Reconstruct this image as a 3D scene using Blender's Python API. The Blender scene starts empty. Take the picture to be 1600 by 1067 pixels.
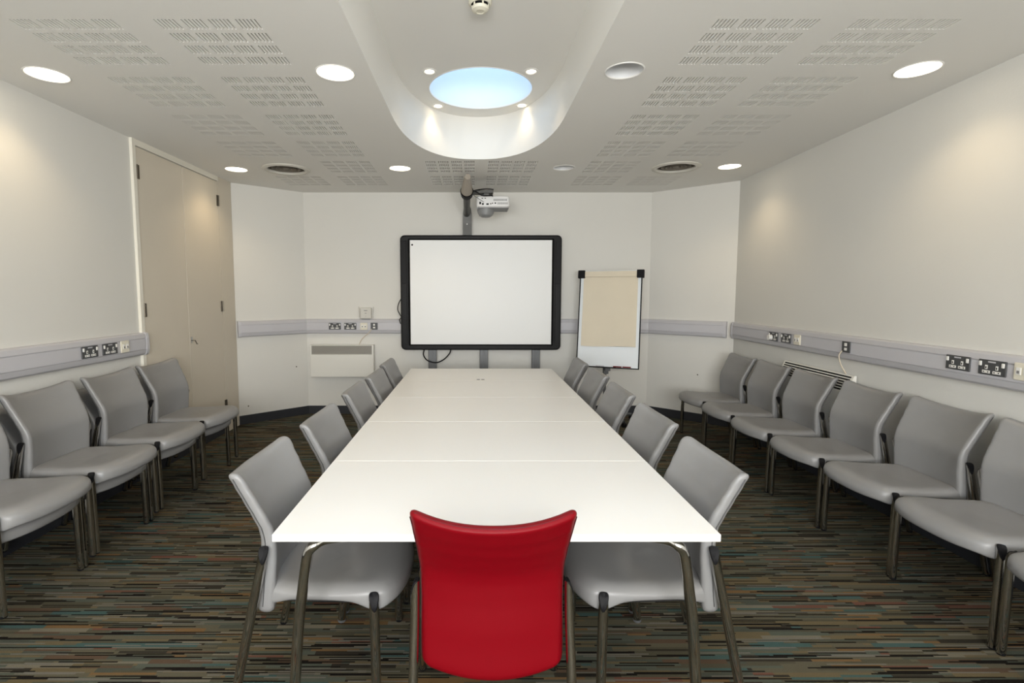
import bpy, bmesh, math, random
from mathutils import Vector, Matrix
from mathutils.geometry import delaunay_2d_cdt
random.seed(4)
PI = math.pi
SC = bpy.context.scene
COL = SC.collection

# ------------------------------------------------------------------ materials
def mat(name, col, rough=0.5, metal=0.0, spec=0.5, bump=0.0, bscale=200.0, emit=None, estr=0.0, var=0.0, vscale=3.0, coat=0.0):
    m = bpy.data.materials.new(name); m.use_nodes = True
    nt = m.node_tree; b = nt.nodes['Principled BSDF']
    b.inputs['Base Color'].default_value = (*col, 1)
    b.inputs['Roughness'].default_value = rough
    b.inputs['Metallic'].default_value = metal
    b.inputs['Specular IOR Level'].default_value = spec
    b.inputs['Coat Weight'].default_value = coat
    if emit:
        b.inputs['Emission Color'].default_value = (*emit, 1)
        b.inputs['Emission Strength'].default_value = estr
    tc = nt.nodes.new('ShaderNodeTexCoord')
    if bump:
        n = nt.nodes.new('ShaderNodeTexNoise'); n.inputs['Scale'].default_value = bscale; n.inputs['Detail'].default_value = 3
        bp = nt.nodes.new('ShaderNodeBump'); bp.inputs['Strength'].default_value = bump; bp.inputs['Distance'].default_value = 0.002
        nt.links.new(tc.outputs['Object'], n.inputs['Vector']); nt.links.new(n.outputs['Fac'], bp.inputs['Height'])
        nt.links.new(bp.outputs['Normal'], b.inputs['Normal'])
    if var:
        n = nt.nodes.new('ShaderNodeTexNoise'); n.inputs['Scale'].default_value = vscale; n.inputs['Detail'].default_value = 4
        mx = nt.nodes.new('ShaderNodeMix'); mx.data_type = 'RGBA'
        mx.inputs['A'].default_value = (*col, 1); mx.inputs['B'].default_value = (*[c * (1 - var) for c in col], 1)
        nt.links.new(tc.outputs['Object'], n.inputs['Vector']); nt.links.new(n.outputs['Fac'], mx.inputs['Factor'])
        nt.links.new(mx.outputs['Result'], b.inputs['Base Color'])
    return m

M = {}
M['wall'] = mat('wall_paint', (0.715, 0.705, 0.665), 0.6, bump=0.25, bscale=90, var=0.05, vscale=1.6)
M['ceil'] = mat('ceiling_paint', (0.80, 0.79, 0.755), 0.75, bump=0.12, bscale=120)
M['coffer'] = mat('coffer_paint', (0.80, 0.79, 0.75), 0.7)
M['felt'] = mat('black_felt', (0.03, 0.03, 0.028), 0.9)
M['door'] = mat('cupboard_paint', (0.66, 0.60, 0.50), 0.45, bump=0.1, bscale=60, var=0.04)
M['gloss'] = mat('white_gloss_paint', (0.80, 0.77, 0.68), 0.35)
M['skirt'] = mat('charcoal_skirting', (0.022, 0.024, 0.03), 0.55, var=0.2, vscale=8)
M['vinyl'] = mat('grey_vinyl', (0.222, 0.221, 0.221), 0.36, bump=0.12, bscale=420, spec=0.5)
M['seam'] = mat('dark_seam', (0.06,0.06,0.06), 0.6)
M['redseam'] = mat('dark_red_seam', (0.05,0.002,0.004), 0.6)
M['red'] = mat('red_vinyl', (0.15, 0.0006, 0.004), 0.42, bump=0.12, bscale=420, spec=0.15)
M['chrome'] = mat('chrome', (0.52, 0.51, 0.49), 0.08, metal=1.0)
M['black'] = mat('black_plastic', (0.006, 0.006, 0.007), 0.55, spec=0.15)
M['steel'] = mat('dark_frame_steel', (0.03, 0.03, 0.03), 0.5, metal=0.3)
M['table'] = mat('white_laminate', (0.735, 0.725, 0.70), 0.38, spec=0.4)
M['trunk'] = mat('trunking_plastic', (0.50, 0.495, 0.52), 0.45)
M['trunklid'] = mat('trunking_lid', (0.535, 0.53, 0.56), 0.42)
M['plate'] = mat('socket_plate', (0.07, 0.072, 0.075), 0.45, metal=0.2)
M['white'] = mat('white_plastic', (0.78, 0.77, 0.74), 0.4)
M['cream'] = mat('cream_plastic', (0.74, 0.70, 0.58), 0.45)
M['heater'] = mat('heater_enamel', (0.75, 0.74, 0.69), 0.4)
M['grille'] = mat('heater_grille', (0.36, 0.34, 0.30), 0.5)
M['bframe'] = mat('board_frame', (0.004, 0.004, 0.0045), 0.45, spec=0.2)
M['bgrey'] = mat('board_speaker', (0.010, 0.010, 0.011), 0.55, spec=0.2)
M['screen'] = mat('board_surface', (0.84, 0.85, 0.845), 0.40, spec=0.4)
M['post'] = mat('grey_post', (0.13, 0.135, 0.14), 0.4, metal=0.35)
M['mast'] = mat('mast_grey', (0.075, 0.075, 0.07), 0.45, metal=0.2)
M['beige'] = mat('beige_cover', (0.36, 0.32, 0.27), 0.5)
M['proj'] = mat('projector_silver', (0.80, 0.80, 0.80), 0.35)
M['projdark'] = mat('projector_underside', (0.22, 0.225, 0.23), 0.45)
M['paper'] = mat('flip_paper', (0.72, 0.65, 0.52), 0.85, bump=0.3, bscale=14, var=0.08, vscale=4)
M['flipboard'] = mat('flip_board', (0.70, 0.74, 0.77), 0.35)
M['cord'] = mat('cream_cord', (0.62, 0.54, 0.42), 0.5)
M['brass'] = mat('hinge_metal', (0.10, 0.085, 0.065), 0.35, metal=0.8)
M['vent'] = mat('vent_dark', (0.17, 0.15, 0.12), 0.6)
M['ventring'] = mat('vent_ring', (0.62, 0.60, 0.54), 0.4)
M['detector'] = mat('detector_plastic', (0.75, 0.72, 0.60), 0.45)
M['lens'] = mat('lit_diffuser', (0.9, 0.88, 0.8), 0.5, emit=(1.0, 0.87, 0.66), estr=7.0)
M['spotlens'] = mat('lit_spot', (0.9, 0.88, 0.8), 0.5, emit=(1.0, 0.84, 0.6), estr=9.0)
M['bowl'] = mat('unlit_bowl', (0.72, 0.73, 0.74), 0.35)
M['sky'] = mat('sky_pane', (0.55, 0.75, 0.95), 0.2, emit=(0.58, 0.75, 1.0), estr=0.8)
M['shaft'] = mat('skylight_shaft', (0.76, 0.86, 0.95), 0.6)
M['daylight'] = mat('window_pane', (0.8, 0.85, 0.9), 0.2, emit=(0.85, 0.93, 1.0), estr=1.2)  # glowing pane for the unseen window added behind the camera
M['routerc'] = mat('router_plastic', (0.60, 0.585, 0.54), 0.45)
M['grey'] = mat('grey_mark', (0.20, 0.20, 0.20), 0.6)

def carpet():
    m = bpy.data.materials.new('striped_carpet'); m.use_nodes = True
    nt = m.node_tree; N = nt.nodes; L = nt.links; b = N['Principled BSDF']
    b.inputs['Roughness'].default_value = 0.95; b.inputs['Specular IOR Level'].default_value = 0.1
    tc = N.new('ShaderNodeTexCoord'); sp = N.new('ShaderNodeSeparateXYZ'); L.new(tc.outputs['Object'], sp.inputs[0])
    def math_(op, a, bb=None):
        n = N.new('ShaderNodeMath'); n.operation = op
        for i, q in enumerate((a, bb)):
            if q is None: continue
            if isinstance(q, (int, float)): n.inputs[i].default_value = q
            else: L.new(q, n.inputs[i])
        return n.outputs[0]
    def layer(h, ln, seed):
        row = math_('FLOOR', math_('DIVIDE', sp.outputs[1], h))
        w = N.new('ShaderNodeTexWhiteNoise'); w.noise_dimensions = '1D'
        L.new(math_('ADD', row, seed), w.inputs['W'])
        cell = math_('FLOOR', math_('ADD', math_('DIVIDE', sp.outputs[0], ln), math_('MULTIPLY', w.outputs['Value'], 7.0)))
        c = N.new('ShaderNodeCombineXYZ'); L.new(cell, c.inputs[0]); L.new(row, c.inputs[1]); c.inputs[2].default_value = seed
        w2 = N.new('ShaderNodeTexWhiteNoise'); w2.noise_dimensions = '3D'; L.new(c.outputs[0], w2.inputs['Vector'])
        return w2.outputs['Value'], w2.outputs['Color']
    def ramp(val, stops):
        r = N.new('ShaderNodeValToRGB'); r.color_ramp.interpolation = 'CONSTANT'
        e = r.color_ramp.elements
        while len(e) < len(stops): e.new(0.5)
        for k, (p, c) in enumerate(stops):
            e[k].position = p; e[k].color = (*c, 1)
        L.new(val, r.inputs[0]); return r.outputs[0]
    pal = [(0.0, (.080, .073, .047)), (.17, (.105, .094, .062)), (.33, (.070, .076, .058)), (.45, (.130, .102, .055)),
           (.57, (.086, .095, .073)), (.68, (.055, .098, .090)), (.74, (.098, .064, .040)), (.80, (.165, .098, .042)),
           (.85, (.034, .029, .021)), (.92, (.165, .148, .108)), (.98, (.14, .066, .044))]
    v1, c1 = layer(0.0120, 0.20, 3.0)
    v2, c2 = layer(0.024, 0.26, 11.0)
    v3, c3 = layer(0.0064, 0.24, 23.0)
    A = ramp(v1, pal); B = ramp(v2, pal)
    s2 = N.new('ShaderNodeSeparateColor'); L.new(c2, s2.inputs[0])
    mx = N.new('ShaderNodeMix'); mx.data_type = 'RGBA'
    L.new(math_('LESS_THAN', s2.outputs[1], 0.42), mx.inputs['Factor']); L.new(A, mx.inputs['A']); L.new(B, mx.inputs['B'])
    mx2 = N.new('ShaderNodeMix'); mx2.data_type = 'RGBA'
    L.new(math_('LESS_THAN', v3, 0.17), mx2.inputs['Factor']); L.new(mx.outputs['Result'], mx2.inputs['A']); mx2.inputs['B'].default_value = (.010, .008, .006, 1)
    mx3 = N.new('ShaderNodeMix'); mx3.data_type = 'RGBA'
    L.new(math_('GREATER_THAN', v3, 0.92), mx3.inputs['Factor']); L.new(mx2.outputs['Result'], mx3.inputs['A']); mx3.inputs['B'].default_value = (.15, .14, .115, 1)
    no = N.new('ShaderNodeTexNoise'); no.inputs['Scale'].default_value = 350; L.new(tc.outputs['Object'], no.inputs['Vector'])
    mm = N.new('ShaderNodeMix'); mm.data_type = 'RGBA'; mm.blend_type = 'MULTIPLY'; mm.inputs['Factor'].default_value = 0.5
    L.new(mx3.outputs['Result'], mm.inputs['A']); L.new(no.outputs['Fac'], mm.inputs['B'])
    L.new(mm.outputs['Result'], b.inputs['Base Color'])
    bp = N.new('ShaderNodeBump'); bp.inputs['Strength'].default_value = 0.5; bp.inputs['Distance'].default_value = 0.003
    L.new(no.outputs['Fac'], bp.inputs['Height']); L.new(bp.outputs['Normal'], b.inputs['Normal'])
    return m
M['carpet'] = carpet()

# ------------------------------------------------------------------ mesh helpers
class MB:
    """collects shapes, then links them as ONE mesh object"""
    def __init__(s): s.v = []; s.f = []; s.mi = []; s.mats = []; s.smooth = []
    def midx(s, m):
        if m not in s.mats: s.mats.append(m)
        return s.mats.index(m)
    def add(s, vs, fs, m=None, smooth=False, X=None):
        o = len(s.v)
        for q in vs:
            q = Vector(q); s.v.append(X @ q if X else q)
        k = s.midx(m) if m else 0
        for f in fs: s.f.append([o + i for i in f]); s.mi.append(k); s.smooth.append(smooth)
    def box(s, x0, x1, y0, y1, z0, z1, m=None, bev=0.0, X=None, seg=2):
        if bev <= 0:
            vs = [(x0,y0,z0),(x1,y0,z0),(x1,y1,z0),(x0,y1,z0),(x0,y0,z1),(x1,y0,z1),(x1,y1,z1),(x0,y1,z1)]
            fs = [(0,3,2,1),(4,5,6,7),(0,1,5,4),(1,2,6,5),(2,3,7,6),(3,0,4,7)]
            s.add(vs, fs, m, False, X); return
        bm = bmesh.new(); bmesh.ops.create_cube(bm, size=1)
        for q in bm.verts: q.co = Vector(((x0+x1)/2+q.co.x*(x1-x0), (y0+y1)/2+q.co.y*(y1-y0), (z0+z1)/2+q.co.z*(z1-z0)))
        bmesh.ops.bevel(bm, geom=list(bm.edges), offset=bev, segments=seg, profile=0.5, affect='EDGES')
        s.addbm(bm, m, False, X)
    def addbm(s, bm, m=None, smooth=False, X=None):
        bm.verts.index_update()
        s.add([q.co.copy() for q in bm.verts], [[q.index for q in f.verts] for f in bm.faces], m, smooth, X); bm.free()
    def loft(s, rings, m=None, smooth=True, cap0=False, cap1=False, X=None, closed=True):
        n = len(rings[0]); vs = [q for r in rings for q in r]; fs = []
        for i in range(len(rings)-1):
            for j in range(n if closed else n-1):
                k = (j+1) % n
                fs.append((i*n+j, i*n+k, (i+1)*n+k, (i+1)*n+j))
        if cap0: fs.append(tuple(reversed(range(n))))
        if cap1: fs.append(tuple((len(rings)-1)*n+j for j in range(n)))
        s.add(vs, fs, m, smooth, X)
    def tube(s, pts, r, m=None, n=10, caps=True, X=None, r2=None):
        pts = [Vector(q) for q in pts]; rings = []; up = Vector((0.0,0.0,1.0)); prev = None
        for i, q in enumerate(pts):
            t = (pts[min(i+1,len(pts)-1)] - pts[max(i-1,0)]).normalized()
            if prev is None:
                a = t.orthogonal().normalized() if abs(t.z) > .99 else t.cross(up).normalized()
                if abs(t.z) > .99: a = Vector((1,0,0)); a = (a - t*a.dot(t)).normalized()
            else: a = (prev - t*prev.dot(t)).normalized()
            prev = a; b = t.cross(a)
            ra = r[i] if isinstance(r, (list,tuple)) else r
            rb = r2 if r2 else ra
            rings.append([q + a*(ra*math.cos(2*PI*j/n)) + b*(rb*math.sin(2*PI*j/n)) for j in range(n)])
        s.loft(rings, m, True, caps, caps, X)
    def lathe(s, prof, m=None, n=40, X=None, smooth=True, c=(0,0,0)):
        rings = [[(c[0]+r*math.cos(2*PI*j/n), c[1]+r*math.sin(2*PI*j/n), c[2]+z) for j in range(n)] for r, z in prof]
        s.loft(rings, m, smooth, False, False, X)
    def disc(s, r, z, m=None, n=40, c=(0,0), down=True, X=None):
        vs = [(c[0]+r*math.cos(2*PI*j/n), c[1]+r*math.sin(2*PI*j/n), z) for j in range(n)]
        s.add(vs, [tuple(reversed(range(n))) if down else tuple(range(n))], m, False, X)
    def prism(s, poly, z0, z1, m=None, X=None):
        n = len(poly)
        vs = [(x,y,z0) for x,y in poly] + [(x,y,z1) for x,y in poly]
        fs = [tuple(reversed(range(n))), tuple(range(n,2*n))] + [(i,(i+1)%n,n+(i+1)%n,n+i) for i in range(n)]
        s.add(vs, fs, m, False, X)
    def build(s, name, m=None, parent=None, loc=None, rot=None, recalc=True, angle=40, subd=0):
        me = bpy.data.meshes.new(name)
        me.from_pydata([tuple(q) for q in s.v], [], s.f)
        ms = s.mats if s.mats else [m]
        for q in ms: me.materials.append(q)
        for p, k, sm in zip(me.polygons, s.mi, s.smooth): p.material_index = k; p.use_smooth = sm
        bm = bmesh.new(); bm.from_mesh(me)
        bmesh.ops.remove_doubles(bm, verts=bm.verts, dist=1e-6)
        if recalc: bmesh.ops.recalc_face_normals(bm, faces=bm.faces)
        bm.to_mesh(me); bm.free(); me.update()
        if angle and any(s.smooth):
            flat = [p.index for p in me.polygons if not p.use_smooth]
            me.set_sharp_from_angle(angle=math.radians(angle))
            for k in flat: me.polygons[k].use_smooth = False
        o = bpy.data.objects.new(name, me); COL.objects.link(o)
        if parent: o.parent = parent
        if loc: o.location = loc
        if rot: o.rotation_euler = rot
        if subd:
            md = o.modifiers.new('Subdivision', 'SUBSURF'); md.levels = subd; md.render_levels = subd
        return o

def thing(name, label, cat, loc=(0,0,0), rz=0.0, group=None):
    o = bpy.data.objects.new(name, None); COL.objects.link(o)
    o.empty_display_size = 0.1; o.location = loc; o.rotation_euler = (0,0,rz)
    return tag(o, label, cat, group)
def tag(o, label, cat, group=None):
    o['label'] = label; o['category'] = cat
    if group: o['group'] = group
    return o
def struct(o): o['kind'] = 'structure'; return o
def copy_tree(o, parent=None):
    c = o.copy(); COL.objects.link(c)
    if parent: c.parent = parent
    for ch in list(o.children): copy_tree(ch, c)
    return c

# ------------------------------------------------------------------ room shell
ZC = 2.688; ZT = 3.057
XL = -2.67; YF = -2.3; YB = 6.17
def xr(y): return 2.761 + (y - 2.647) * 0.0305      # right wall runs very slightly outward
A_ = (XL, 5.62); B_ = (-2.05, YB); C_ = (2.13, YB); D_ = (xr(5.53), 5.53); E_ = (xr(YF), YF); F_ = (XL, YF)
ROOM = [F_, E_, D_, C_, B_, A_]

b = MB(); b.prism([(XL-.2, YF-.2), (3.05, YF-.2), (3.05, YB+.2), (XL-.2, YB+.2)], -0.06, 0.0)
struct(b.build('floor', M['carpet']))

def wall(name, P, Q, top=ZC, th=0.1, m='wall'):
    P = Vector(P); Q = Vector(Q); d = (Q-P).normalized(); n = Vector((d.y, -d.x))
    b = MB(); b.prism([tuple(P), tuple(Q), tuple(Q+n*th), tuple(P+n*th)], -0.06, top + .02)
    return struct(b.build(name, M[m]))
wall('wall_right', E_, D_); wall('wall_back_right', D_, C_); wall('wall_back', C_, B_)
wall('wall_back_left', B_, A_); wall('wall_left', A_, F_); wall('wall_front', F_, E_)
def skirting(name, P, Q, h=0.10, t=0.012):
    P = Vector(P); Q = Vector(Q); d = (Q-P).normalized(); n = Vector((-d.y, d.x))
    b = MB(); b.prism([tuple(P), tuple(Q), tuple(Q+n*t), tuple(P+n*t)], 0, h)
    return struct(b.build(name, M['skirt']))
skirting('baseboard_right', E_, D_); skirting('baseboard_back_right', D_, C_); skirting('baseboard_back', C_, B_)
skirting('baseboard_back_left', B_, A_); skirting('baseboard_left', A_, F_)

# --- ceiling with coffer, perforation slots and round openings
CX0, CA, CB, CY1, CY0 = 0.03, 0.59, 1.17, 3.50, -0.9
def coffer_loop(n=40):
    pts = []
    for i in range(n+1):
        t = PI * i / n; ct, st = math.cos(t), math.sin(t); pts.append((CX0 + CA*math.copysign(abs(ct)**(2/2.3), ct), CY1 + CB*max(0,st)**(2/2.3)))
    for i in range(n+1):
        t = PI + PI * i / n; pts.append((CX0 + CA*math.cos(t), CY0 + 0.7*math.sin(t)))
    return pts
COFFER = coffer_loop()
def circle(cx, cy, r, n=36): return [(cx + r*math.cos(2*PI*i/n), cy + r*math.sin(2*PI*i/n)) for i in range(n)]
LX = (-2.335, -0.738, 0.838, 2.41); LY = (2.87, 4.99)
LAMPS = [(-2.357, 2.90, 1), (-0.76, 2.877, 1), (0.814, 2.85, 0), (2.39, 2.835, 1),
         (-2.317, 5.04, 1), (-0.717, 4.999, 1), (0.861, 4.975, 0), (2.43, 4.93, 1),
         (-2.37, 0.72, 1), (-0.78, 0.70, 1), (0.80, 0.68, 1), (2.37, 0.67, 1)]  # unseen row over the camera, added as extra lamps
VENTS = [(-1.826, 5.03), (1.93, 4.955)]
PW, PL = 0.45, 0.444
PANELS = []
for x0 in (-2.05, -1.415, 1.075, 1.695):
    for k in range(-3, 6):
        if k == 4 and x0 in (-2.05, 1.695): continue
        PANELS.append((x0, 2.332 + 0.6*k))
for x0 in (-0.45, 0.135):
    for k in (4, 5): PANELS.append((x0, 2.332 + 0.6*k))

def cdt_face(b, z, outer, holes, m, flip=False):
    vs = []; es = []
    for lp in [outer] + holes:
        o = len(vs); vs += [Vector(q) for q in lp]; n = len(lp)
        es += [(o+i, o+(i+1) % n) for i in range(n)]
    ov, oe, of, *_ = delaunay_2d_cdt(vs, es, [], 0, 1e-5)
    def inside(p, poly):
        c = False; n = len(poly)
        for i in range(n):
            x1, y1 = poly[i]; x2, y2 = poly[(i+1) % n]
            if (y1 > p[1]) != (y2 > p[1]) and p[0] < (x2-x1)*(p[1]-y1)/(y2-y1)+x1: c = not c
        return c
    fs = []
    for f in of:
        c = sum((ov[i] for i in f), Vector((0,0))) / len(f)
        if inside(c, outer) and not any(inside(c, h) for h in holes):
            p = [ov[i] for i in f]
            a = sum(p[i].x*p[(i+1)%len(p)].y - p[(i+1)%len(p)].x*p[i].y for i in range(len(p)))
            f = list(f)
            if a > 0: f.reverse()          # face down
            fs.append(f)
    b.add([(q.x, q.y, z) for q in ov], fs, m, False)

b = MB()
rects = [[(x, y), (x+PW, y), (x+PW, y+PL), (x, y+PL)] for x, y in PANELS]
holes = [COFFER] + [circle(x, y, 0.101) for x, y, _ in LAMPS] + [circle(x, y, 0.175) for x, y in VENTS] + rects
cdt_face(b, ZC, ROOM, holes, M['ceil'])
bw, sw, sl = 0.090, 0.0066, 0.086
gx = (PW - 4*bw)/3; gy = (PL - 4*sl)/3; sp_ = (bw - sw)/5
for x0, y0 in PANELS:
    xs = []; 
    for i in range(4):
        for j in range(6):
            a = i*(bw+gx) + j*sp_; xs += [(a, 1), (a+sw, 0)]
    ys = []
    for i in range(4): a = i*(sl+gy); ys += [(a, 1), (a+sl, 0)]
    xb = [q[0] for q in xs]; yb = [q[0] for q in ys]
    nx, ny = len(xb), len(yb)
    vs = [(x0+x, y0+y, ZC) for y in yb for x in xb]; fs = []; hv = []; hf = []; tf = []
    for j in range(ny-1):
        for i in range(nx-1):
            q = (j*nx+i, (j+1)*nx+i, (j+1)*nx+i+1, j*nx+i+1)
            if xs[i][1] and ys[j][1]:
                o = len(hv); X0, X1, Y0, Y1 = x0+xb[i], x0+xb[i+1], y0+yb[j], y0+yb[j+1]
                hv += [(X0,Y0,ZC),(X1,Y0,ZC),(X1,Y1,ZC),(X0,Y1,ZC),(X0,Y0,ZC+.012),(X1,Y0,ZC+.012),(X1,Y1,ZC+.012),(X0,Y1,ZC+.012)]
                hf += [(o,o+1,o+5,o+4),(o+1,o+2,o+6,o+5),(o+2,o+3,o+7,o+6),(o+3,o,o+4,o+7)]
                tf.append((o+4,o+7,o+6,o+5))
            else: fs.append(q)
    b.add(vs, fs, M['ceil']); o = len(b.v)
    b.add(hv, hf, M['ceil']); 
    k = b.midx(M['felt'])
    for f in tf: b.f.append([o+i for i in f]); b.mi.append(k); b.smooth.append(False)
# coffer: walls and upper lid
n = len(COFFER)
b.add([(x,y,ZC) for x,y in COFFER] + [(x,y,ZT) for x,y in COFFER], [(i, (i+1)%n, n+(i+1)%n, n+i) for i in range(n)], M['coffer'], True)
SKY = [(0.05, 4.07, 0.40), (0.03, 0.55, 0.40)]  # second skylight is out of view, added to light the near end
SPOTS = [(-0.318, 3.735), (0.404, 3.735), (-0.305, 4.40), (0.400, 4.385)]
cdt_face(b, ZT, COFFER, [circle(x, y, r, 48) for x, y, r in SKY] + [circle(x, y, 0.036, 20) for x, y in SPOTS], M['ceil'])
struct(b.build('ceiling', M['ceil'], recalc=False, angle=30))
# skylights: round shafts closed by a pale blue pane; the second one is an unseen addition
for k, (x, y, r) in enumerate(SKY):
    b = MB()
    b.lathe([(r, 0), (r, 0.10), (r, 0.25), (r, 0.46)], M['shaft'], 64)
    w = b.build('window_%d' % (k+1), M['shaft'], loc=(x, y, ZT), recalc=False, angle=60); struct(w)
    b = MB(); b.lathe([(r-.001, 0.46), (r*.8, 0.52), (r*.45, 0.57), (0.001, 0.59)], M['sky'], 48)
    b.build('pane', M['sky'], w, recalc=False, angle=60)
    b = MB(); b.lathe([(r-.004, .012), (r-.004, .0), (r+.008, -.003), (r+.010, .001)], M['coffer'], 64)
    b.build('rim', M['coffer'], w)
# unseen window added behind the camera as a daylight source
b = MB()
for z0, z1 in ((0.95, 1.0), (2.3, 2.35)): b.box(-1.9, 1.9, YF, YF+.05, z0, z1, bev=.004)
for x in (-1.9, -.65, .6, 1.85): b.box(x, x+.05, YF, YF+.05, 1.0, 2.3, bev=.004)
w3 = struct(b.build('window_3', M['gloss']))
b = MB(); b.box(-1.88, 1.88, YF+.005, YF+.015, .98, 2.32); b.build('pane', M['daylight'], w3)

# --- cupboard in the left wall
def xbox(name, x0, x1, y0, y1, z0, z1, m, parent=None, bev=0.0):
    b = MB(); b.box(x0, x1, y0, y1, z0, z1, bev=bev); return b.build(name, M[m], parent)
b = MB()
b.box(XL, XL+.022, 4.020, 4.058, 0.0, ZC); b.box(XL, XL+.022, 4.058, 5.338, 2.640, ZC)
struct(b.build('trim_1', M['gloss']))
struct(xbox('trim_2', XL, XL+.016, 5.338, 5.62, 0.0, ZC, 'door'))
def leaf(name, y0, y1, yh, s):
    d = struct(xbox(name, XL, XL+.016, y0, y1, 0.10, 2.632, 'door', bev=.003))
    for z in (2.44, 1.35, 0.30):
        b = MB(); b.box(XL+.014, XL+.022, yh-.016, yh+.016, z-.055, z+.055, bev=.002)
        b.tube([(XL+.024, yh+s*.014, z-.055), (XL+.024, yh+s*.014, z+.055)], .006, n=8)
        b.build('hinge', M['brass'], d)
    return d
leaf('door_1', 4.062, 4.694, 4.078, -1)
d2 = leaf('door_2', 4.699, 5.334, 5.318, 1)
b = MB(); b.box(XL+.015, XL+.021, 4.715, 4.741, 1.02, 1.08, bev=.003); b.tube([(XL+.02, 4.728, 1.045), (XL+.05, 4.728, 1.045), (XL+.055, 4.745, 1.012), (XL+.052, 4.765, 1.008)], .006, n=8)
b.build('handle', M['chrome'], d2)
b = MB(); b.box(XL+.012, XL+.016, 4.062, 5.334, 0.0, 0.10)
struct(b.build('trim_3', M['skirt']))
# plugged screw holes in the paint
b = MB(); b.tube([(0,0,0),(0,-.006,0)], .008, n=8)
for k, (P, u_, z) in enumerate([((B_, A_), .17, .60), ((B_, A_), .86, .20), ((C_, D_), .62, .55)]):
    P0, P1 = Vector(P[0]), Vector(P[1]); q = P0.lerp(P1, u_)
    o = b.build('screw_plug', M['brass'], bpy.data.objects['wall_back_left' if k < 2 else 'wall_back_right'], loc=(q.x, q.y+.002, z))

# ------------------------------------------------------------------ ceiling fittings
def place_words(x, y):
    col = {0: 'nearest the left wall', 1: 'left of the ceiling recess', 2: 'right of the ceiling recess', 3: 'nearest the right wall'}
    i = min(range(4), key=lambda q: abs(LX[q]-x)); return col[i]
def downlight(x, y, lit):
    row = 'front row' if abs(y-2.87) < .3 else 'back row' if y > 4 else 'added row above the camera'
    lab = '%s round downlight %s, %s' % ('lit' if lit else 'unlit', place_words(x, y), row)
    t = thing('downlight', lab, 'ceiling light', (x, y, ZC), 0, 'round recessed downlights')
    b = MB(); b.lathe([(.0985, .004), (.0985, -.002), (.102, -.004), (.107, -.002), (.108, .001)], M['white']); b.build('trim_ring', M['white'], t)
    if lit:
        b = MB(); b.lathe([(.0995, 0), (.0985, .03)], M['white']); b.build('reflector', M['white'], t, recalc=False)
        b = MB(); b.lathe([(.0985, .012), (.06, .009), (.001, .008)], M['lens']); b.build('diffuser', M['lens'], t, recalc=False)
    else:
        b = MB(); b.lathe([(.0995, 0), (.097, .04), (.085, .085), (.055, .115), (.001, .125)], M['bowl']); b.build('reflector', M['bowl'], t, recalc=False)
        b = MB(); b.tube([(-.05, 0, .10), (.05, 0, .10)], .011, n=10); b.build('lamp_tube', M['white'], t)
for x, y, l in LAMPS: downlight(x, y, l)
for (x, y), w in zip(SPOTS, ('at the front left of the round skylight', 'at the front right of the round skylight', 'at the back left of the round skylight', 'at the back right of the round skylight')):
    t = thing('spotlight', 'small lit recessed spotlight ' + w, 'spotlight', (x, y, ZT), 0, 'spotlights around the skylight')
    b = MB(); b.lathe([(.034, .012), (.034, -.002), (.040, -.006), (.052, -.003), (.053, .001)], M['white'], 28); b.build('trim_ring', M['white'], t)
    b = MB(); b.lathe([(.035, .010), (.001, .006)], M['spotlens'], 28); b.build('lamp', M['spotlens'], t, recalc=False)
for (x, y), w in zip(VENTS, ('left', 'right')):
    t = thing('ceiling_vent', 'round dark air vent with pale ring in the ceiling, %s of the projector' % w, 'air vent', (x, y, ZC), 0, 'round ceiling air vents')
    b = MB(); b.lathe([(.172, .02), (.172, -.006), (.18, -.014), (.205, -.016), (.222, -.006), (.224, .001)], M['ventring'], 48); b.build('ring', M['ventring'], t)
    b = MB(); b.lathe([(.1735, -.002), (.165, .05), (.13, .075), (.001, .08)], M['vent'], 48); b.build('duct', M['vent'], t, recalc=False)
    for r in (.135, .095, .055):
        b = MB(); b.lathe([(r, .0), (r-.016, .03), (r-.019, .029), (r-.003, -.001), (r, 0)], M['vent'], 40); b.build('vane', M['vent'], t)
    b = MB(); b.lathe([(.03, .03), (.03, .0), (.022, -.004), (.001, -.004)], M['vent'], 24); b.build('hub', M['vent'], t)
t = thing('smoke_detector', 'round cream smoke detector on the ceiling of the central recess', 'smoke detector', (0.032, 2.86, ZT))
b = MB(); b.lathe([(.001, 0), (.062, 0), (.062, -.016), (.056, -.024), (.050, -.026)], M['detector'], 40); b.build('base', M['detector'], t)
b = MB(); b.lathe([(.044, -.024), (.044, -.040), (.001, -.040)], M['black'], 40); b.build('sensing_chamber', M['black'], t)
b = MB(); b.lathe([(.046, -.037), (.048, -.041), (.043, -.052), (.03, -.058), (.022, -.060), (.020, -.057), (.001, -.057)], M['detector'], 40)
for k in range(6):
    a = 2*PI*k/6+.3; b.box(-.004, .004, .040, .048, -.041, -.022, m=M['detector'], X=Matrix.Rotation(a, 4, 'Z'))
b.build('cap', M['detector'], t)

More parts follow.
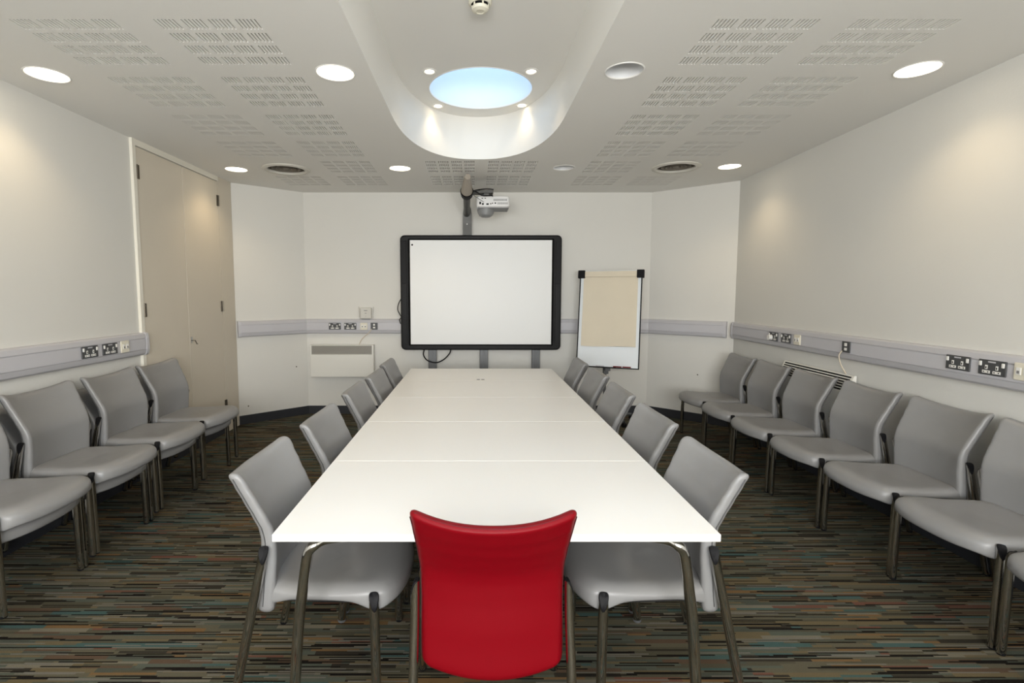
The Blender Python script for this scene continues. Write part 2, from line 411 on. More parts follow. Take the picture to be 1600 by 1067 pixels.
# ------------------------------------------------------------------ chairs
R_ = math.radians
def catmull(pts, n, closed=True):
    out = []; N = len(pts)
    for i in range(N):
        p0, p1, p2, p3 = [Vector(pts[(i+k-1) % N]) for k in range(4)]
        for j in range(n):
            t = j/n
            out.append(.5*((2*p1)+(p2-p0)*t+(2*p0-5*p1+4*p2-p3)*t*t+(3*p1-p0-3*p2+p3)*t**3))
    return out
def lerp_tab(tab, x):
    if x <= tab[0][0]: return tab[0][1]
    for (a, va), (c, vc) in zip(tab, tab[1:]):
        if x <= c:
            t = (x-a)/(c-a); t = t*t*(3-2*t)*.5 + t*.5
            return va+(vc-va)*t
    return tab[-1][1]
def seat_mb():
    half = [(0,-.200),(.11,-.200),(.180,-.194),(.212,-.168),(.230,-.10),(.238,0),(.244,.09),(.250,.160),(.248,.212),(.234,.256),(.185,.290),(.10,.312)]
    full = half + [(0,.318)] + [(-x,y) for x,y in reversed(half[1:])]
    ol = catmull(full, 3)
    c = Vector((0,.04)); rings = []
    def ztop(x, y): return .459 + .012*max(0,(y-.02)/.28) - .020*max(0,(y-.20)/.11)**2 - .013*(1-min(1,(x/.21)**2))*(1-min(1,((y-.02)/.21)**2))
    def zbot(x, y):
        ax = abs(x)
        z = .407
        z -= .026*math.exp(-(((ax-.25)/.05)**2+((y-.215)/.05)**2))
        z -= .018*math.exp(-(((y-.31)/.08)**2))
        z -= .026*math.exp(-(((ax-.215)/.05)**2+((y+.175)/.06)**2))
        return z
    def ring(d, dz, bottom=False):
        out = []
        for q in ol:
            k = max(.02, 1 - d/(q-c).length); x, y = c.x+(q.x-c.x)*k, c.y+(q.y-c.y)*k
            out.append((x, y, (zbot(q.x,q.y) if bottom else ztop(x, y)) + dz))
        return out
    for d, dz in ((.9,0),(.17,0),(.11,0),(.075,-.0005),(.050,-.002),(.032,-.006),(.018,-.0125),(.008,-.0205),(.002,-.029)): rings.append(ring(d, dz))
    for d, dz in ((0,.020),(.001,.010),(.005,.003),(.014,0),(.05,.006),(.13,.008),(.9,.008)): rings.append(ring(d, dz, True))
    b = MB(); b.loft(rings, None, True, True, True); return b
BP = [(.335,-.182),(.45,-.170),(.56,-.161),(.62,-.160),(.66,-.168),(.70,-.186),(.76,-.214),(.82,-.242),(.868,-.263)]
BWD = [(.335,.214),(.37,.218),(.42,.220),(.55,.219),(.64,.221),(.72,.227),(.80,.235),(.868,.243)]
ZB0, ZB1 = .346, .872
def back_at(z, x, q):
    """point of the backrest: z up the pad, x across, q through its thickness"""
    w = lerp_tab(BWD, z); u = max(-1, min(1, x/w)); f = (z-ZB0)/(ZB1-ZB0)
    wing = (.034+.016*f)*(1-u*u)
    dip = .034*max(0,(f-.45)/.55)**1.5*(1-abs(u)**2.4); low = .030*max(0,(.35-f)/.35)*(1-u*u)
    return (x, lerp_tab(BP, z) - wing + q, z - dip + low*-1)
def back_mb():
    b = MB(); rings = []; rows = []
    r = .023
    for a in (2,20,38,56,74): rows.append((ZB0 + r*(1-math.cos(R_(a))), r*(1-math.sin(R_(a)))))
    for i in range(27): rows.append((ZB0+r + (ZB1-ZB0-2*r)*i/26, 0.0))
    for a in (20,40,58,74,88): rows.append((ZB1 - r + r*math.sin(R_(a)), r*(1-math.cos(R_(a)))))
    for z, ins in rows:
        f = (z-ZB0)/(ZB1-ZB0); t = (.062-.012*f) - 2*ins*.93; w = lerp_tab(BWD, z); RC = .016
        ex = RC - math.sqrt(max(0, RC*RC-(z-(ZB1-RC))**2)) if z > ZB1-RC else 0
        w -= max(ins, ex*.8); rr_ = min(.024, t*.46); ring = []
        def arc(cx, cy, a0):
            for k in range(1, 6): a = R_(a0+90*k/6); ring.append((cx+rr_*math.cos(a), cy+rr_*math.sin(a)))
        W, T = w-rr_, t/2-rr_
        for k in range(17): ring.append((W - 2*W*k/16, t/2))
        arc(-W, T, 90)
        ring.append((-w, T)); ring.append((-w, -T)); arc(-W, -T, 180)
        for k in range(17): ring.append((-W + 2*W*k/16, -t/2))
        arc(W, -T, 270); ring.append((w, -T)); ring.append((w, T)); arc(W, T, 0)
        rings.append([back_at(z, x, q) for x, q in ring])
    b.loft(rings, None, True, False, False)
    for rg, o in ((rings[0], 0), (rings[-1], (len(rings)-1)*58)):       # close the narrow ends with strips
        b.add(rg, [(i, i+1, 44-i, 45-i) for i in range(16)] + [tuple(range(16, 30)), tuple(range(45, 58)) + (0,)], None, True)
    return b
def seam_mb():
    pts = []
    def sd(z, s): w = lerp_tab(BWD, z); return back_at(z, s*(w-.0015), -.012)
    zs = [ZB0+.03+(ZB1-.026-ZB0-.03)*i/16 for i in range(17)]
    pts += [sd(z, -1) for z in zs]
    w = lerp_tab(BWD, ZB1)-.018
    pts += [back_at(ZB1-.0035, -w+2*w*i/14, -.010) for i in range(15)]
    pts += [sd(z, 1) for z in reversed(zs)]
    b = MB(); b.tube(pts, .0024, n=6); return b
def leg_part(path, side, fwd, slant, name, parent, rx=.0145, ry=.0172):
    """oval chrome tube with a slanted top cut, black plug above and foot below"""
    n = 24; rings = []
    P = [Vector(q) for q in path]
    for i, q in enumerate(P):
        ring = []
        for j in range(n):
            a = 2*PI*j/n; x, y = rx*math.cos(a), ry*math.sin(a)
            z = q.z
            if i == len(P)-1: z -= slant*((1+side*math.cos(a - side*fwd))*.5)**2.6
            ring.append((q.x+x, q.y+y, z))
        rings.append(ring)
    b = MB(); b.loft(rings, None, True, True, False)
    leg = b.build(name, M['chrome'], parent)
    top = rings[-1]; ctr = sum((Vector(q) for q in top), Vector())/n
    b = MB()
    r1 = [tuple(Vector(q)+Vector((0,0,.0005))) for q in top]
    r2 = [tuple(ctr+(Vector(q)-ctr)*.9+Vector((side*.003,0,.0035))) for q in top]
    r3 = [tuple(ctr+(Vector(q)-ctr)*.4+Vector((side*.004,0,.005))) for q in top]
    b.loft([r1, r2, r3], None, True, True, True); b.build('leg_cap', M['black'], leg)
    q = P[0]; b = MB()
    b.lathe([(.0005, 0), (.013, 0), (.0155, .004), (.0155, .012), (.0005, .012)], None, 16, c=(q.x, q.y, 0)); b.build('foot', M['black'], leg)
    return leg
def make_chair(vinyl):
    t = bpy.data.objects.new('conference_chair', None); COL.objects.link(t); t.empty_display_size = .1
    seat_mb().build('seat', M[vinyl], t, angle=0, subd=1)
    bk = back_mb().build('backrest', M[vinyl], t, angle=0)
    seam_mb().build('seam', M['redseam' if vinyl == 'red' else 'seam'], bk)
    for s in (-1, 1):
        leg_part([(s*.259,.219,.008),(s*.259,.217,.2),(s*.258,.214,.447)], s, .25, .058, 'leg', t)
        leg_part([(s*.243,-.300,.008),(s*.241,-.2575,.2),(s*.239,-.214,.40),(s*.238,-.190,.50),(s*.238,-.172,.603)], s, 0, .054, 'leg', t)
    b = MB()
    for s in (-1, 1): b.tube([(s*.200,-.165,.402),(s*.20,-.14,.400),(s*.205,0,.398),(s*.21,.17,.398),(s*.228,.20,.40)], .010, n=8)
    for y in (-.13, .14): b.tube([(-.206,y,.398),(.206,y,.398)], .009, n=8)
    b.build('seat_frame', M['steel'], t)
    return t
proto = make_chair('vinyl')
used = [False]
def chair(x, y, rz, label, group, z=0.0):
    o = copy_tree(proto) if used[0] else proto
    used[0] = True
    o.location = (x, y, z); o.rotation_euler = (0, 0, rz)
    return tag(o, label, 'chair', group)
ordn = ['nearest the camera', 'second from the camera', 'third from the camera', 'fourth from the camera', 'furthest from the camera']
R = math.radians
G = 'grey chairs pushed up to the long table'
for k, (x, y, a) in enumerate([(-.562,1.93,0), (-.54,2.585,-1), (-.536,3.33,1), (-.515,3.93,-1), (-.53,4.61,0)]):
    chair(x, y, -PI/2+R(a), 'grey vinyl chair tucked in at the left side of the table, ' + ordn[k], G)
for k, (x, y, a) in enumerate([(.663,1.93,0), (.688,2.60,1), (.702,3.285,0), (.725,3.99,1), (.722,4.67,-1)]):
    chair(x, y, PI/2+R(a), 'grey vinyl chair tucked in at the right side of the table, ' + ordn[k], G)
Rord = ['first', 'second', 'third', 'fourth', 'fifth', 'sixth', 'seventh']
for k, (x, y, a) in enumerate([(2.43,5.04,1), (2.425,4.495,1), (2.415,3.935,1), (2.41,3.365,1), (2.415,2.81,1), (2.40,2.265,1), (2.39,1.71,1)]):
    chair(x, y, PI/2-R(a), 'single grey vinyl chair in the right wall row, %s from the far corner' % Rord[k], 'grey chairs lined up along the right wall')
for k, (y, w) in enumerate([(4.006,'beside the cupboard doors'), (3.468,'second from the cupboard end of the row'), (2.90,'third from the cupboard end of the row'), (2.352,'cut by the left photo edge')]):
    chair(-2.340, y, -PI/2, 'lower grey chair of the stacked pair ' + w, 'stacked pairs of grey chairs along the left wall')
    chair(-2.270, y, -PI/2, 'upper grey chair of the stacked pair ' + w, 'stacked pairs of grey chairs along the left wall', z=.078)
r = make_chair('red'); r.location = (0.055, 1.672, 0)
tag(r, 'red vinyl chair at the near end of the white table, its back to the camera', 'chair')

# ------------------------------------------------------------------ tables
TX0, TX1, TY0, TP, TH = -0.633, 0.772, 1.522, 0.699, 0.735
tn = ['nearest the camera', 'second from the camera', 'third from the camera', 'fourth from the camera', 'farthest from the camera']
def make_table():
    t = bpy.data.objects.new('table', None); COL.objects.link(t); t.empty_display_size = .1
    w = (TX1-TX0)/2; d = TP/2-.0012
    b = MB(); b.box(-w, w, -d, d, TH-.024, TH, bev=.0018); b.build('tabletop', M['table'], t)
    b = MB()
    for y in (-.27, .27): b.box(-.50, .50, y-.012, y+.012, TH-.060, TH-.024, bev=.002)
    for x in (-.50, .50): b.box(x-.012, x+.012, -.28, .28, TH-.060, TH-.024, bev=.002)
    b.build('frame', M['steel'], t)
    for sx in (-1, 1):
        for sy in (-1, 1):
            y = sy*(d-.032)
            p = [(sx*.50, sy*.27, TH-.045), (sx*.555, sy*.295, TH-.043), (sx*.582, y, TH-.052), (sx*.600, y, TH-.075), (sx*.610, y, TH-.12), (sx*.622, y, TH-.2), (sx*.640, y, .4), (sx*.672, y, .012)]
            p = catmull([p[0]]+p+[p[-1]], 6)[6:6*len(p)+1]; b = MB(); b.tube(p, .0175, n=20); lg = b.build('leg', M['chrome'], t)
            b = MB(); b.lathe([(.0005,0),(.017,0),(.0185,.004),(.0185,.010),(.0005,.010)], None, 16, c=(sx*.672, y, 0)); b.build('foot', M['post'], lg)
    return t
tp = make_table()
for k in range(5):
    o = tp if k == 0 else copy_tree(tp)
    o.location = ((TX0+TX1)/2, TY0+TP*(k+.5), 0)
    tag(o, 'white chrome-legged table in the row of five, ' + tn[k], 'table', 'white tables pushed together end to end')
    last = o
for x in (-.029, .009):
    b = MB(); b.lathe([(.001,.0012),(.013,.0012),(.014,0)], None, 20)
    c = b.build('cable_port', M['black'], last, loc=(x-.004+.0, -TP/2+.05, TH))
    c.scale = (1.25, 1.0, 1.0)
b = MB(); b.box(-.004,.004,-.012,.012,0,.002); b.build('cable_port_bridge', M['white'], last, loc=(-.014, -TP/2+.05, TH))

# ------------------------------------------------------------------ dado trunking
PROF = [(0,.995),(.030,.997),(.042,1.008),(.050,1.040),(.043,1.0405),(.043,1.1325),(.050,1.133),(.042,1.163),(.032,1.172),(0,1.174)]
LID = [(.043,1.0455),(.0495,1.0455),(.0495,1.1275),(.043,1.1275)]
def extrude_path(path, prof, m, name, parent=None):
    """sweep a (depth, height) profile along a floor-plan polyline, room side on the left"""
    P = [Vector(q) for q in path]; rings = []
    for i, q in enumerate(P):
        ns = []
        if i > 0: d = (q-P[i-1]).normalized(); ns.append(Vector((-d.y, d.x)))
        if i < len(P)-1: d = (P[i+1]-q).normalized(); ns.append(Vector((-d.y, d.x)))
        nn = sum(ns, Vector((0,0))).normalized(); k = 1/max(.2, nn.dot(ns[0]))
        rings.append([(q.x+nn.x*dep*k, q.y+nn.y*dep*k, z) for dep, z in prof])
    b = MB(); b.loft(rings, None, False, True, True); return b.build(name, m, parent, angle=25)
def along(P, Q, s): P = Vector(P); Q = Vector(Q); d = (Q-P).normalized(); return tuple(P+d*s)
def trunking(path, label, ends):
    t = thing('dado_trunking', label, 'cable trunking', (path[0][0], path[0][1], 0))
    inv = Vector((path[0][0], path[0][1]))
    lp = [tuple(Vector(q)-inv) for q in path]
    extrude_path(lp, PROF, M['trunk'], 'casing', t)
    extrude_path(lp, LID, M['trunklid'], 'cover_strip', t)
    for e in ends:
        i, j = (0, 1) if e == 0 else (-1, -2)
        P, Q = Vector(lp[i]), Vector(lp[j]); d = (Q-P).normalized()
        a, c = (P - d*.004, P + d*.028) if e == 0 else (P + d*.028, P - d*.004)
        big = [(0,.992),(.032,.994),(.046,1.006),(.0535,1.04),(.0535,1.13),(.046,1.165),(.034,1.175),(0,1.177)]
        extrude_path([tuple(a), tuple(c)], big, M['trunklid'], 'end_cap', t)
    return t
trunking([(XL, 4.052), (XL, -1.6)], 'long grey dado trunking with sockets on the left wall, ending at the cupboard', [0])
trunking([(xr(-1.6), -1.6), (xr(5.50), 5.50)], 'long grey dado trunking with sockets on the right wall above the chairs', [1])
trunking([along(C_, D_, .89), C_, B_, along(B_, A_, .80)], 'grey dado trunking running behind the whiteboard and round both angled corners', [0, 1])

# ------------------------------------------------------------------ sockets
def rbox(b, x0, x1, z0, z1, y0, y1, m, bev=.002): b.box(x0, x1, y0, y1, z0, z1, m=m, bev=bev)
def double_socket(x, y, z, rz, label):
    t = thing('power_socket', label, 'power socket', (x, y, z), rz, 'dark double power sockets')
    b = MB(); rbox(b, -.073, .073, -.040, .040, -.008, 0, None, .003); b.build('plate', M['plate'], t)
    for s in (-1, 1):
        b = MB(); rbox(b, s*.060-.0065, s*.060+.0065, .006, .030, -.013, -.006, None, .002); b.build('switch', M['white'], t)
        cx = s*.028
        b = MB(); rbox(b, cx-.007, cx+.007, -.010, .012, -.0095, -.007, M['white'], .0012)
        rbox(b, cx-.021, cx+.021, -.031, -.016, -.0095, -.007, M['white'], .0012)
        b.box(cx-.0028, cx+.0028, -.0101, -.0090, -.006, .005, m=M['black'])
        for q in (-1, 1): b.box(cx+q*.0115-.0032, cx+q*.0115+.0032, -.0101, -.0090, -.0262, -.0210, m=M['black'])
        b.build('outlet_insert', M['white'], t)
    b = MB(); b.box(-.020, .020, -.0088, -.0078, .026, .0335); b.build('printed_line', M['grey' if False else 'trunk'], t)
    return t
def spur(x, y, z, rz, label):
    t = thing('fused_switch', label, 'power switch', (x, y, z), rz, 'dark single fused switches')
    b = MB(); rbox(b, -.042, .042, -.041, .041, -.008, 0, None, .003); b.build('plate', M['plate'], t)
    b = MB(); rbox(b, -.011, .011, .006, .029, -.013, -.006, None, .002); b.build('switch', M['white'], t)
    b = MB(); rbox(b, -.013, .013, -.026, -.006, -.0105, -.007, None, .0015); b.build('fuse_carrier', M['white'], t)
    return t
def data(x, y, z, rz, label):
    t = thing('data_socket', label, 'data socket', (x, y, z), rz, 'cream data sockets')
    b = MB(); rbox(b, -.043, .043, -.043, .043, -.010, 0, None, .003); b.build('plate', M['cream'], t)
    for s in (-1, 1):
        b = MB(); rbox(b, s*.018-.012, s*.018+.012, -.016, .020, -.014, -.008, M['white'], .0015)
        b.box(s*.018-.006, s*.018+.006, -.0148, -.0135, -.010, .004, m=M['grey']); b.build('jack', M['white'], t)
    return t
yb = YB - .0495
double_socket(-1.690, yb, 1.088, 0, 'dark double socket on the back wall trunking, first from the left corner')
double_socket(-1.503, yb, 1.088, 0, 'dark double socket on the back wall trunking, second from the left corner')
data(-1.337, yb, 1.086, 0, 'cream data socket on the back wall trunking under the router')
spur(-1.213, yb, 1.088, 0, 'dark fused switch on the back wall trunking with the heater cord')
xl = XL + .0495
double_socket(xl, 3.420, 1.088, PI/2, 'dark double socket on the left wall trunking, nearer the camera')
double_socket(xl, 3.611, 1.088, PI/2, 'dark double socket on the left wall trunking, nearer the cupboard')
data(xl, 3.766, 1.088, PI/2, 'cream data socket on the left wall trunking beside the cupboard')
rr = -PI/2 - math.atan(.0305)
def xw(y): return xr(y) - .0495
S1 = double_socket(xw(4.662), 4.662, 1.087, rr, 'far dark double socket on the right wall trunking with a round white plug')
double_socket(xw(4.462), 4.462, 1.088, rr, 'dark double socket on the right wall trunking between the plug and the data socket')
data(xw(4.297), 4.297, 1.090, rr, 'cream data socket on the right wall trunking at the far end')
spur(xw(3.704), 3.704, 1.092, rr, 'dark fused switch on the right wall trunking above the heater')
double_socket(xw(2.812), 2.812, 1.098, rr, 'dark double socket on the right wall trunking nearest the heater switch, near end')
double_socket(xw(2.618), 2.618, 1.098, rr, 'dark double socket on the right wall trunking next to the cut-off data socket')
data(xw(2.462), 2.462, 1.100, rr, 'cream data socket on the right wall trunking cut by the right photo edge')
b = MB(); b.tube([(0,0,0),(0,-.028,0)], [.026,.023], n=20)
pg = b.build('plug', M['white'], None, loc=(xw(4.690)-.0095, 4.690, 1.078), rot=(0,0,rr))
tag(pg, 'round white plug in the far double socket on the right wall', 'plug')

# ------------------------------------------------------------------ heaters, router, cords
t = thing('panel_heater', 'white wall heater with grey top grille below the back wall trunking', 'heater', (-1.602, YB, 0))
b = MB(); b.box(-.383, .383, -.095, -.015, .473, .750, bev=.004); b.box(-.383, -.366, -.095, -.015, .745, .864, bev=.003); b.box(.362, .383, -.095, -.015, .745, .864, bev=.003)
b.box(-.37, .37, -.095, -.015, .853, .864, bev=.003); b.box(-.37, .37, -.03, -.015, .74, .86)
b.box(-.25, -.2, -.02, 0, .55, .8); b.box(.2, .25, -.02, 0, .55, .8); b.build('casing', M['heater'], t)
b = MB()
for k in range(12): b.box(-.368, .364, -.090, -.080, .756+.0082*k, .7605+.0082*k)
b.box(-.368, .364, -.078, -.074, .752, .855); b.build('grille', M['grille'], t)
# right wall heater: bevelled top with a slotted sloping grille
ym = 4.07; t = thing('panel_heater', 'white wall heater with slotted sloping top behind the right wall chairs', 'heater', (xr(ym), ym, 0), rr)
b = MB(); hw = .435
prof = [(-.012,.40),(-.085,.40),(-.085,.76),(-.030,.885),(-.012,.885)]
b.loft([[(x, y, z) for y, z in prof] for x in (-hw, hw)], None, False, True, True)
b.box(-.25,-.2,-.013,0,.5,.8); b.box(.2,.25,-.013,0,.5,.8); b.build('casing', M['heater'], t, angle=20)
b = MB()
for k in range(6):
    f = .10 + .15*k; y = -.085+.055*f; z = .76+.125*f
    q = Vector((0, -.125, .055)).normalized()*.0
    b.add([(-hw+.02, y-.0012, z), (hw-.02, y-.0012, z), (hw-.02, y+.0036, z+.011), (-hw+.02, y+.0036, z+.011),
           (-hw+.02, y+.004, z-.002), (hw-.02, y+.004, z-.002), (hw-.02, y+.0088, z+.009), (-hw+.02, y+.0088, z+.009)],
          [(0,1,2,3),(4,7,6,5),(0,4,5,1),(2,6,7,3),(0,3,7,4),(1,5,6,2)])
b.build('grille_slots', M['black'], t)
def cord(name, pts, r, m, label, cat='cord'):
    cv = catmull([pts[0]]+list(pts)+[pts[-1]], 8)[8:8*(len(pts))+1]
    b = MB(); b.tube(cv, r, n=8); return tag(b.build(name, M[m]), label, cat)
cord('heater_cord', [(-1.243,YB-.060,1.056),(-1.275,YB-.068,1.010),(-1.355,YB-.066,.94),(-1.40,YB-.05,.868)], .0042, 'cord', 'cream cord from the back wall fused switch down to the heater')
cord('heater_cord', [(xw(3.735)-.012,3.735,1.060),(xw(3.75)-.02,3.752,1.02),(xw(3.75)-.004,3.745,.95),(xr(3.72)-.035,3.715,.89)], .0042, 'cord', 'cream cord from the right wall fused switch down to the heater')
t = thing('wireless_router', 'white wireless router with two aerials standing on the back wall trunking', 'router', (-1.314, YB-.03, 1.1745))
b = MB(); b.box(-.068, .068, -.022, .010, .003, .138, bev=.010, seg=3); b.build('casing', M['routerc'], t)
for s in (-1, 1):
    b = MB(); b.tube([(s*.074,.0,.02),(s*.082,0,.03),(s*.090,.004,.15)], .004, n=8); b.box(s*.078-.010, s*.078+.010, -.006, .006, .014, .030, bev=.003); b.build('aerial', M['routerc'], t)
b = MB(); b.box(-.020,.020,-.0232,-.0215,.098,.107); b.box(-.011,.011,-.0232,-.0215,.067,.074); b.box(-.004,.004,-.0232,-.0215,.032,.036); b.build('printed_marks', M['grey'], t)
b = MB(); b.box(-.05,.05,-.026,.014,0,.005); b.build('stand_foot', M['grey'], t)

# ------------------------------------------------------------------ interactive whiteboard on its stand
def rrect(x0, x1, z0, z1, r, n=8):
    pts = []
    for cx, cz, a0 in ((x1-r,z1-r,0),(x0+r,z1-r,PI/2),(x0+r,z0+r,PI),(x1-r,z0+r,1.5*PI)):
        for i in range(n+1): a = a0+PI/2*i/n; pts.append((cx+r*math.cos(a), cz+r*math.sin(a)))
    return pts
WX0, WX1, WZ0, WZ1 = -.876, 1.035, .807, 2.169
SX0, SX1, SZ0, SZ1 = -.760, .919, .876, 2.110
YW = 6.02
t = thing('interactive_whiteboard', 'large interactive whiteboard with thick black frame on the back wall', 'whiteboard', (0, YW, 0))
b = MB(); rings = []
for ins, y in ((.0,.075),(.0,.02),(.004,.008),(.014,.0)):
    rings.append([(x, y, z) for x, z in rrect(WX0+ins, WX1-ins, WZ0+ins, WZ1-ins, .055-ins*.5)])
rings.append([(x, .0, z) for x, z in rrect(SX0-.02, SX1+.02, SZ0-.016, SZ1+.016, .012)])
rings.append([(x, .014, z) for x, z in rrect(SX0-.004, SX1+.004, SZ0-.004, SZ1+.004, .004)])
b.loft(rings, None, True, True, True); b.build('frame', M['bframe'], t, angle=30)
b = MB(); b.box(SX0, SX1, .008, .0135, SZ0, SZ1, bev=.0015); b.build('writing_surface', M['screen'], t)
for s, x0, x1 in ((-1, WX0+.014, SX0-.040), (1, SX1+.040, WX1-.014)):
    b = MB(); b.box(x0, x1, -.010, .004, 1.60, WZ1-.07, bev=.004); b.build('speaker', M['bgrey'], t)
    b = MB(); b.box(x0, x1, -.007, .004, WZ0+.07, 1.595, bev=.003); b.build('side_panel', M['bframe'], t)
    x = SX0-.028 if s < 0 else SX1+.020
    b = MB(); b.box(x, x+.008, -.006, .004, SZ0, SZ1, bev=.002); b.build('ridge', M['bgrey'], t)
b = MB(); b.tube([(SX0+.028,.0095,SZ1-.055),(SX0+.028,.0068,SZ1-.055)], .011, n=16); b.build('corner_dot', M['black'], t)
t = thing('whiteboard_stand', 'grey metal stand behind the whiteboard with three posts and a mast for the projector', 'stand', (0, 6.115, 0))
for x in (-.507, .117, .748):
    b = MB(); b.box(x-.050, x+.050, -.018, .004, 0.0, 1.9, bev=.006); b.box(x-.012, x+.012, -.021, -.016, 0.02, .82, m=None, bev=.002); b.build('post', M['post'], t)
b = MB(); b.box(-.56, .80, -.012, .0, 1.30, 1.40, bev=.004); b.box(-.56,.80,-.012,0,.9,1.0,bev=.004); b.build('cross_rail', M['post'], t)
b = MB(); 
b.loft([[(-.082+w*a, y0+c*d, z) for a, c in ((-1,-1),(1,-1),(1,1),(-1,1))] for z, w, d, y0 in ((1.85,.053,.02,-.03),(2.30,.053,.02,-.03),(2.42,.052,.024,-.034),(2.475,.044,.028,-.04),(2.51,.030,.022,-.045))], None, False, True, True)
b.build('mast', M['mast'], t, angle=20)
b = MB(); b.tube([(-.085,-.052,2.30),(-.085,-.054,2.30)], .008, n=10); b.build('bolt', M['white'], t)
b = MB(); b.tube([(-.088,-.03,2.415),(-.088,-.12,2.425),(-.084,-.30,2.447),(-.078,-.74,2.535)], [.036,.036,.036,.040], n=16); b.build('arm', M['mast'], t)
b = MB(); b.tube([(-.079,-.67,2.512),(-.078,-.70,2.519),(-.077,-.785,2.538)], [.044,.062,.068], n=24); b.build('collar', M['black'], t)
b = MB(); b.tube([(-.077,-.79,2.541),(-.075,-.86,2.557),(-.066,-1.06,2.605),(-.064,-1.10,2.613)], [.060,.054,.034,.028], n=24); b.build('arm_cap', M['beige'], t)
b = MB(); b.box(-.045, .20, -.70, -.58, 2.535, 2.565, bev=.004); b.box(.10,.16,-.68,-.60,2.50,2.54,bev=.003); b.build('mount_plate', M['mast'], t)
t = thing('projector', 'white short-throw projector hanging from the arm above the whiteboard', 'projector', (.198, 5.38, 2.385))
b = MB(); rings = []
for z, ins in ((.0,.012),(.012,.0),(.09,.0),(.112,.008),(.118,.02)):
    rings.append([(x, y+.13, z) for x, y in [(q[0], q[1]) for q in rrect(-.175+ins, .175-ins, -.13+ins, .13-ins, .035)]])
b.loft(rings, None, True, True, True); b.build('casing', M['proj'], t, angle=35)
b = MB(); b.box(-.165,.165,.012,.25,-.012,.001,bev=.006); b.build('base_plate', M['projdark'], t)
b = MB(); b.loft([[(-.075+w*math.cos(a), .10+d*math.sin(a), z) for a in [2*PI*j/20 for j in range(20)]] for z, w, d in ((-.008,.088,.09),(-.045,.086,.09),(-.075,.07,.08),(-.088,.05,.06))], None, True, True, True); b.build('lens_housing', M['projdark'], t, angle=30)
b = MB()
for k in range(11): b.box(.005+.013*k, .012+.013*k, -.0015, .002, .062, .084); b.box(.045+.010*k, .050+.010*k, -.0015, .002, .026, .048)
b.build('cooling_slots', M['grey'], t)
b = MB()
for x, z, w, h in ((-.145,.028,.018,.026),(-.118,.022,.020,.018),(-.072,.022,.026,.016),(-.03,.026,.010,.014),(-.012,.032,.010,.012),(.015,.034,.016,.012),(-.12,.085,.014,.008),(-.09,.086,.014,.008)):
    b.box(x, x+w, -.0015, .002, z, z+h)
b.build('port', M['black'], t)
cord('video_cable', [(-.03,5.42,2.565),(.02,5.34,2.535),(.08,5.34,2.497),(.15,5.34,2.494),(.185,5.355,2.497),(.19,5.378,2.497)], .0065, 'black', 'thick black cable drooping from the arm to the back of the projector', 'cable')
cord('power_cable', [(-.03,5.40,2.525),(.03,5.35,2.475),(.08,5.35,2.442),(.10,5.378,2.436)], .003, 'grey', 'thin grey cable drooping from the arm collar to the projector ports', 'cable')
cord('signal_cable', [(-.03,5.46,2.562),(.05,5.40,2.566),(.13,5.38,2.570),(.20,5.42,2.572)], .006, 'black', 'black cable running along the mount plate above the projector', 'cable')
cord('board_cable', [(-.60,6.065,.82),(-.61,6.045,.745),(-.56,6.03,.68),(-.46,6.028,.655),(-.37,6.03,.69),(-.30,6.045,.76),(-.28,6.065,.815)], .0075, 'black', 'black cable hanging in a loop below the left end of the whiteboard', 'cable')
cord('side_cable', [(-.868,6.06,1.43),(-.905,6.055,1.36),(-.915,6.055,1.29),(-.89,6.06,1.23),(-.875,6.065,1.20),(-.895,6.06,1.17),(-.885,6.06,1.12)], .0055, 'black', 'black cable looping out at the left edge of the whiteboard frame', 'cable')

# ------------------------------------------------------------------ flip chart easel
t = thing('flip_chart', 'flip chart easel with beige paper pad standing right of the whiteboard', 'flip chart', (1.525, 5.72, 0))
XF = Matrix.Translation((0, 0, 1.20)) @ Matrix.Rotation(R(-22), 4, 'Z') @ Matrix.Rotation(R(-9), 4, 'X')
def fb(name, m, boxes, bev=.002, parent=t):
    b = MB()
    for q in boxes: b.box(*q, bev=bev, X=XF)
    return b.build(name, M[m], parent)
fb('board', 'flipboard', [(-.335,.335,-.008,.008,-.55,.55)])
fb('edge_frame', 'black', [(-.345,-.333,-.013,.012,-.552,.50),(.333,.345,-.013,.012,-.552,.50),(-.345,.345,-.010,.012,-.560,-.548)])
fb('pen_tray', 'black', [(-.20,.10,-.035,-.008,-.560,-.546)])
cl = fb('clamp_bar', 'paper', [(-.31,.31,-.030,-.010,.475,.540)], .005)
fb('clamp_end', 'black', [(-.365,-.285,-.036,.014,.462,.552)], .006, cl)
fb('clamp_end', 'black', [(.285,.365,-.036,.014,.462,.552)], .006, cl)
b = MB(); rings = []
for z in [(.475 - i*.0396) for i in range(21)]:
    f = (.475-z)/.79; bul = -.011 - .006*math.sin(f*9)*f - .004*f
    rings.append([(x, bul - .0035*math.sin(x*14+z*6)*f, z + (.006*math.sin(x*9) if i_ else 0)) for i_, x in ((z < -.3, -.30+.6*j/14) for j in range(15))])
fr = rings; bk = [[(x, -.0085, z) for x, y, z in r_] for r_ in rings]
loops = [f_ + list(reversed(k_)) for f_, k_ in zip(fr, bk)]
b.loft(loops, None, True, True, True, X=XF); b.build('paper_pad', M['paper'], t, angle=50)
b = MB(); b.tube([(-.01,.10,.05),(-.01,.08,.62)], .017, n=14); b.box(-.03,.03,.0,.10,.60,.66,bev=.004); b.box(-.03,.02,.04,.12,.56,.63,bev=.005); b.build('column', M['post'], t)
b = MB(); b.tube([(-.01,.10,.04),(-.01,.10,.12)], .03, n=16); b.build('base_hub', M['black'], t)
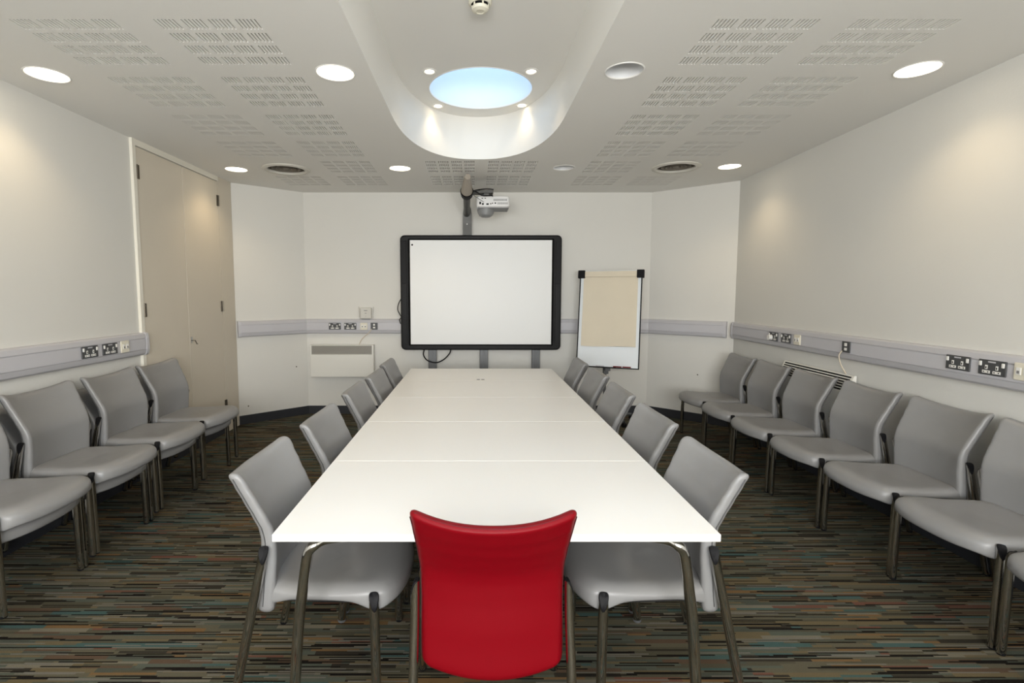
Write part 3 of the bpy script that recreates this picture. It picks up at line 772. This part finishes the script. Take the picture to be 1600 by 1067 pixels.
for k in range(5):
    a = R(8 + 72*k); ex, ey = -.01+.34*math.cos(a), .10+.34*math.sin(a)
    b = MB(); b.tube([(-.01,.10,.085),(-.01+.17*math.cos(a), .10+.17*math.sin(a), .075),(ex,ey,.066)], [.020,.018,.014], n=10); lg = b.build('leg', M['post'], t)
    b = MB(); b.tube([(ex-.018*math.sin(a), ey+.018*math.cos(a), .025),(ex+.018*math.sin(a), ey-.018*math.cos(a), .025)], .025, n=16); b.tube([(ex,ey,.03),(ex,ey,.07)], .006, n=8); b.build('castor', M['black'], lg)
for x, m_ in ((.07,'red'),(.17,'red'),(-.12,'trunk')):
    b = MB(); b.tube([(x,-.022,-.540),(x+.09,-.022,-.540)], .007, n=10, X=Matrix.Translation(t.location) @ XF)
    tag(b.build('marker_pen', M[m_]), {.07:'red marker pen in the flip chart tray, middle one', .17:'red marker pen in the flip chart tray, right one', -.12:'grey marker pen in the flip chart tray, left one'}[x], 'pen', 'marker pens in the flip chart tray')

# ------------------------------------------------------------------ lights
def lamp(kind, name, loc, rot, energy, col, **kw):
    l = bpy.data.lights.new(name, kind); l.energy = energy; l.color = col
    for k, v in kw.items(): setattr(l, k, v)
    o = bpy.data.objects.new(name, l); COL.objects.link(o); o.location = loc; o.rotation_euler = rot; return o
WARM = (1.0, 0.77, 0.48)
for x, y, l in LAMPS:
    if l: lamp('SPOT', 'downlight_lamp', (x, y, ZC-.012), (0,0,0), 12, WARM, spot_size=R(128), spot_blend=.75, shadow_soft_size=.07)  # includes the lamps of the added row above the camera
for x, y in SPOTS:
    lamp('SPOT', 'spotlight_lamp', (x, y, ZT-.01), (0,0,0), 4, WARM, spot_size=R(95), spot_blend=1.0, shadow_soft_size=.025)
for (x, y, r), e in zip(SKY, (1.0, 24)):
    lamp('AREA', 'skylight_glow', (x, y, ZT+.42), (0,0,0), e, (.85,.93,1.0), shape='DISK', size=.72)  # the stronger one belongs to the added, unseen skylight
lamp('AREA', 'window_daylight', (0, YF+.06, 1.65), (R(90),0,0), 225, (1.0,.99,.965), shape='RECTANGLE', size=3.7, size_y=1.3)  # main fill from the camera end, set at the added window

w = bpy.data.worlds.new('world'); SC.world = w; w.use_nodes = True
w.node_tree.nodes['Background'].inputs[0].default_value = (.75, .82, .9, 1)
w.node_tree.nodes['Background'].inputs[1].default_value = 0.3

# ------------------------------------------------------------------ camera
f_px = 790.0; pitch = math.atan(f_px/9500.0); cx, cy = 741.0, 458.0 + f_px*math.tan(pitch)
cam = bpy.data.cameras.new('camera'); co = bpy.data.objects.new('camera', cam); COL.objects.link(co)
cam.sensor_width = 36; cam.sensor_fit = 'HORIZONTAL'; cam.lens = f_px/1600*36
cam.shift_x = (800-cx)/1600; cam.shift_y = -(533.5-cy)/1600
cam.clip_start = 0.05
co.location = (0, 0, 1.487); co.rotation_euler = (PI/2 - pitch, 0, 0)
SC.camera = co
SC.view_settings.view_transform = 'Standard'; SC.view_settings.look = 'None'
SC.view_settings.exposure = 0.14; SC.view_settings.gamma = 1.0; SC.view_settings.use_curve_mapping = False
